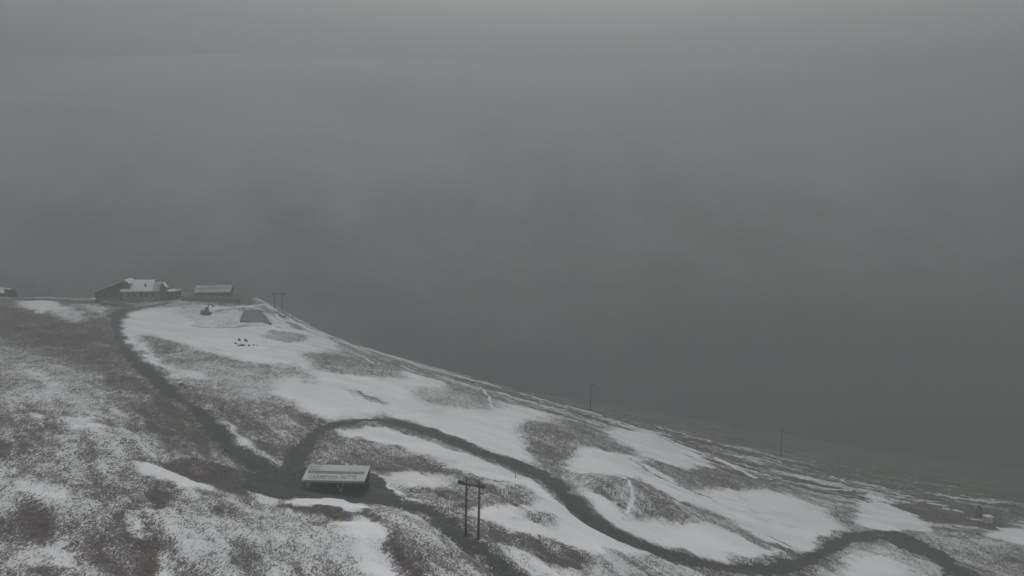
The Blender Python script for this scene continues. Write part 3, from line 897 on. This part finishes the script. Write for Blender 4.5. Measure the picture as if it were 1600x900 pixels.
MB().slab([(x1 - .3, -.85, 5.6), (x1 + 1.2, -.85, 7.4), (x1 + 1.2, 3, 7.4), (x1 - .3, 3, 5.6)], .2).slab([(x1 + 1.2, -.85, 7.4), (x1 + 2.7, -.85, 5.6), (x1 + 2.7, 3, 5.6), (x1 + 1.2, 3, 7.4)], .2).build("tower_roof", "snow", tw)
ax = MB().box((x1 + 3.7, 2.4, .9), (2.6, 3.4, 5.8)).build("annex", "wood", hut)
MB().slab([(x1 + 2.4, .5, 4.0), (x1 + 5.3, .5, 4.0), (x1 + 5.3, 4.3, 4.35), (x1 + 2.4, 4.3, 4.35)], .14).build("annex_roof", "snow", ax)
win(ax, x1 + 3.7, .68, 2.2, .9, 1.0)
MB().box((6.5, -1.3, -.1), (13.5, 1.8, .7)).build("terrace", "concrete", hut)

def small_hut(loc, rz, L, D, e, r, label, wall="wood", roofm="snow", right_gable=True, nw=4, chim=True, over=.5):
    t = thing("mountain_hut", label, "hut", loc, rz)
    x0, x1 = -L / 2, L / 2
    wl = MB().prism([(x0, 0, -1.5), (x0, D, -1.5), (x0, D, e - .12), (x0, D / 2, e + r - .12), (x0, 0, e - .12)], (L, 0, 0)).build("wall", wall, t)
    rr = MB().slab([(x0 - over, -.6, e - .6 * r / (D / 2)), (x1 + over, -.6, e - .6 * r / (D / 2)), (x1 + over, D / 2, e + r), (x0 - over, D / 2, e + r)], .15)
    rr.slab([(x0 - over, D / 2, e + r), (x1 + over, D / 2, e + r), (x1 + over, D + .6, e - .6 * r / (D / 2)), (x0 - over, D + .6, e - .6 * r / (D / 2))], .15)
    ro = rr.build("roof", "tarp", t)
    s_ = MB().slab([(x0 - over + .1, -.5, e - .5 * r / (D / 2) + .2), (x1 + over - .1, -.5, e - .5 * r / (D / 2) + .2), (x1 + over - .1, D / 2, e + r + .2), (x0 - over + .1, D / 2, e + r + .2)], .17)
    s_.slab([(x0 - over + .1, D / 2, e + r + .2), (x1 + over - .1, D / 2, e + r + .2), (x1 + over - .1, D + .5, e - .5 * r / (D / 2) + .2), (x0 - over + .1, D + .5, e - .5 * r / (D / 2) + .2)], .17)
    s_.build("snow_layer", roofm, ro)
    if chim:
        MB().box((-.6, D * .5, e + r + .55), (2.0, .9, .9)).build("roof_vent", "thinsnow", ro)
    for k in range(nw):
        win(t, x0 + (k + .75) * L / (nw + .5), -.03, e * .5, .8, .8)
    return t
p = spot(331, 462)
h2 = small_hut((p.x, p.y + 1, p.z - .3), math.radians(8), 12.5, 8.0, 1.7, 2.0, "low hut right of the largest hut, thin snow on its pale two-band roof", roofm="thinsnow", nw=4)
MB().slab([(-6.2, 1.75, 2.85), (5.4, 1.75, 2.85), (5.4, 2.15, 3.05), (-6.2, 2.15, 3.05)], .1).build("snow_guard", "tarp", h2)
p = spot(2, 459)
small_hut((p.x - 1.6, p.y, p.z - .2), math.radians(-20), 8, 6, 1.8, 1.4, "snow-roofed hut cut off by the left edge of the picture", nw=2, chim=False)
p = spot(11, 457)
t = thing("chimney_stack", "dark short stack beside the hut at the left edge", "stack", (p.x + .3, p.y - 1, p.z), 0)
MB().box((0, 0, 1.3), (1.1, 1.1, 3.6)).build("shaft", "stone", t)
MB().box((0, 0, 3.2), (1.5, 1.5, .2)).build("cap", "concrete", t)
# the shed and wall between the two huts
p = spot(269, 468)
t = thing("tool_shed", "small dark shed standing between the largest hut and the low hut", "shed", (p.x, p.y + 1, p.z - .2), math.radians(-8))
MB().box((0, 1.6, 1.2), (3.2, 3.2, 4.4)).build("wall", "wood", t)
MB().slab([(-1.9, -.3, 3.5), (1.9, -.3, 3.2), (1.9, 3.5, 3.6), (-1.9, 3.5, 3.9)], .16).build("roof", "thinsnow", t)
MB().box((.6, -.04, 1.3), (1.1, .08, 2.2)).build("door", "redwood", t)
# long low retaining wall in front of the low hut
wl = [spot(285, 470), spot(318, 471), spot(345, 472), spot(376, 474)]
mbw = MB()
for a, b in zip(wl[:-1], wl[1:]):
    mbw.bar((a.x, a.y, a.z + .35), (b.x, b.y, b.z + .35), .5, 2.2)
rw = mbw.build("retaining_wall", "stone")
rw["label"] = "long dark stone retaining wall below the low hut"; rw["category"] = "wall"

# half-buried shelter with a dark roof on the bank
a, b, c, d_ = spot(375, 504), spot(424, 508), spot(408, 491), spot(381, 490)
t = thing("bank_shelter", "half-buried shelter with a bare dark roof set in the snowy bank below the low hut", "shelter", (a.x, a.y, a.z), 0)
O = Vector(a)
qd = [Vector((0, 0, .7)), b - O + Vector((0, 0, .6)), c - O + Vector((0, 0, 1.3)), d_ - O + Vector((0, 0, 1.4))]
MB().slab(qd, .22).build("roof", "tarp", t)
MB().slab([q * 1.0 + Vector((0, .25, -.24)) for q in qd], 2.6).build("wall", "stone", t)
e1 = MB().bar(qd[1] + Vector((.15, 0, .05)), qd[2] + Vector((.15, 0, .05)), .5, .16).build("snowy_edge", "thinsnow", t)

# excavator on the bank
p = spot(322, 491)
t = thing("excavator", "dark excavator with its arm raised, on the snowy bank below the low hut", "excavator", (p.x, p.y, p.z), math.radians(8))
for sy in (-1, 1):
    tr = MB(); tr.prism([(-1.9, sy * .95 - .22, .1), (-1.55, sy * .95 - .22, -.15), (1.55, sy * .95 - .22, -.15), (1.9, sy * .95 - .22, .1), (1.9, sy * .95 - .22, .5), (1.55, sy * .95 - .22, .75), (-1.55, sy * .95 - .22, .75), (-1.9, sy * .95 - .22, .5)], (0, .44, 0))
    tr.build("track", "steel", t)
MB().box((-.4, 0, 1.2), (2.7, 1.9, .8)).build("body", "rust", t)
cb = MB().box((.2, .5, 2.0), (1.1, .9, 1.1)).build("cab", "steel", t)
MB().box((.2, .03, 2.1), (.8, .05, .7)).build("window", "glass", cb)
MB().bar((.6, -.2, 1.2), (1.1, -.2, 3.9), .35, .45).build("boom", "rust", t)
ar = MB().bar((1.0, -.2, 3.85), (2.4, -.2, 3.3), .3, .35).build("arm", "rust", t)
MB().prism([(2.25, -.6, 3.35), (2.75, -.6, 3.3), (2.6, -.6, 2.6), (2.2, -.6, 2.75)], (0, .8, 0)).build("bucket", "steel", ar)

# white cabinet and frame low on the right
p = spot(1546, 818)
t = thing("white_cabin", "small white cabin with a tapering side, low on the right of the slope", "cabin", (p.x, p.y, p.z - .1), math.radians(6))
MB().add([(-1.15, 0, -.4), (1.25, 0, -.4), (1.25, 1.9, -.4), (-1.15, 1.9, -.4), (-1.0, .1, 1.9), (.9, .1, 1.9), (.9, 1.7, 1.9), (-1.0, 1.7, 1.9)],
         [(0, 3, 2, 1), (4, 5, 6, 7), (0, 1, 5, 4), (1, 2, 6, 5), (2, 3, 7, 6), (3, 0, 4, 7)]).build("wall", "pale", t)
MB().box((0, .9, 1.98), (2.3, 1.95, .14)).build("roof", "snow", t)
MB().box((-.35, .03, .75), (.6, .05, 1.5), 0).build("door", "sheet", t)
p = spot(1534, 812)
t = thing("frame_structure", "dark leaning frame just left of the white cabin", "frame", (p.x, p.y + 1, p.z), 0)
f = MB(); f.bar((-1.0, 0, -.3), (.2, 0, 2.9), .22, .22); f.bar((1.2, 0, -.3), (.2, 0, 2.9), .22, .22); f.bar((-1.0, 1.4, -.3), (.2, 1.4, 2.9), .22, .22); f.bar((1.2, 1.4, -.3), (.2, 1.4, 2.9), .22, .22)
f.build("leg", "steel", t)
MB().bar((.2, -.3, 2.9), (.2, 1.7, 2.9), .25, .3).build("beam", "steel", t)
MB().box((.1, .7, .6), (1.6, 1.2, 1.5)).build("motor_box", "steel", t)

# ------------------------------------------------------------------ rocks in the snow
def rock_mesh(seed):
    rnd = random.Random(seed)
    bm = bmesh.new(); bmesh.ops.create_icosphere(bm, subdivisions=2, radius=1)
    ax_ = [Vector((rnd.uniform(-1, 1), rnd.uniform(-1, 1), rnd.uniform(-1, 1))).normalized() for _ in range(9)]
    cut = [rnd.uniform(.55, .9) for _ in ax_]
    for v in bm.verts:
        for a_, c_ in zip(ax_, cut):
            dd = v.co.dot(a_)
            if dd > c_: v.co -= a_ * (dd - c_)
        v.co.z *= .75
    me = bpy.data.meshes.new("rock"); bm.to_mesh(me); bm.free()
    me.materials.append(M["rock"])
    return me
RM = [rock_mesh(k) for k in range(4)]
ROCKS = [(368, 538, .5, 1.6, "leftmost rock of the cluster in the upper snowfield"), (374, 533, .8, 2.1, "pointed rock at the back left of the cluster in the upper snowfield"),
         (384, 534, .85, 2.0, "pointed rock at the back right of the cluster in the upper snowfield"), (379, 541, 1.2, .7, "flat front rock of the cluster in the upper snowfield"),
         (372, 541, .6, .9, "small low rock at the front left of the cluster in the upper snowfield"), (389, 541, .5, 1.3, "rock just right of the middle of the cluster in the upper snowfield"),
         (396, 540, .6, .8, "low rock near the right end of the cluster in the upper snowfield"), (402, 541, .35, .7, "smallest rock at the right end of the cluster in the upper snowfield"),
         (284, 602, .7, 1.1, "dark rock at the end of the snow patch beside the upper road"), (289, 606, .5, .7, "smaller dark rock just right of the one ending the roadside snow patch")]
for i, (px, py, s, hh_, lb) in enumerate(ROCKS):
    p = spot(px, py)
    o = bpy.data.objects.new("rock", RM[i % 4]); COL.objects.link(o)
    o.location = (p.x, p.y, p.z + .05); o.scale = (s, s * .8, s * hh_ * .8); o.rotation_euler = (0, 0, i * 1.3)
    o["label"] = lb
    o["category"] = "rock"
    o["group"] = "rocks in the upper snowfield" if i < 8 else "rocks beside the upper road"
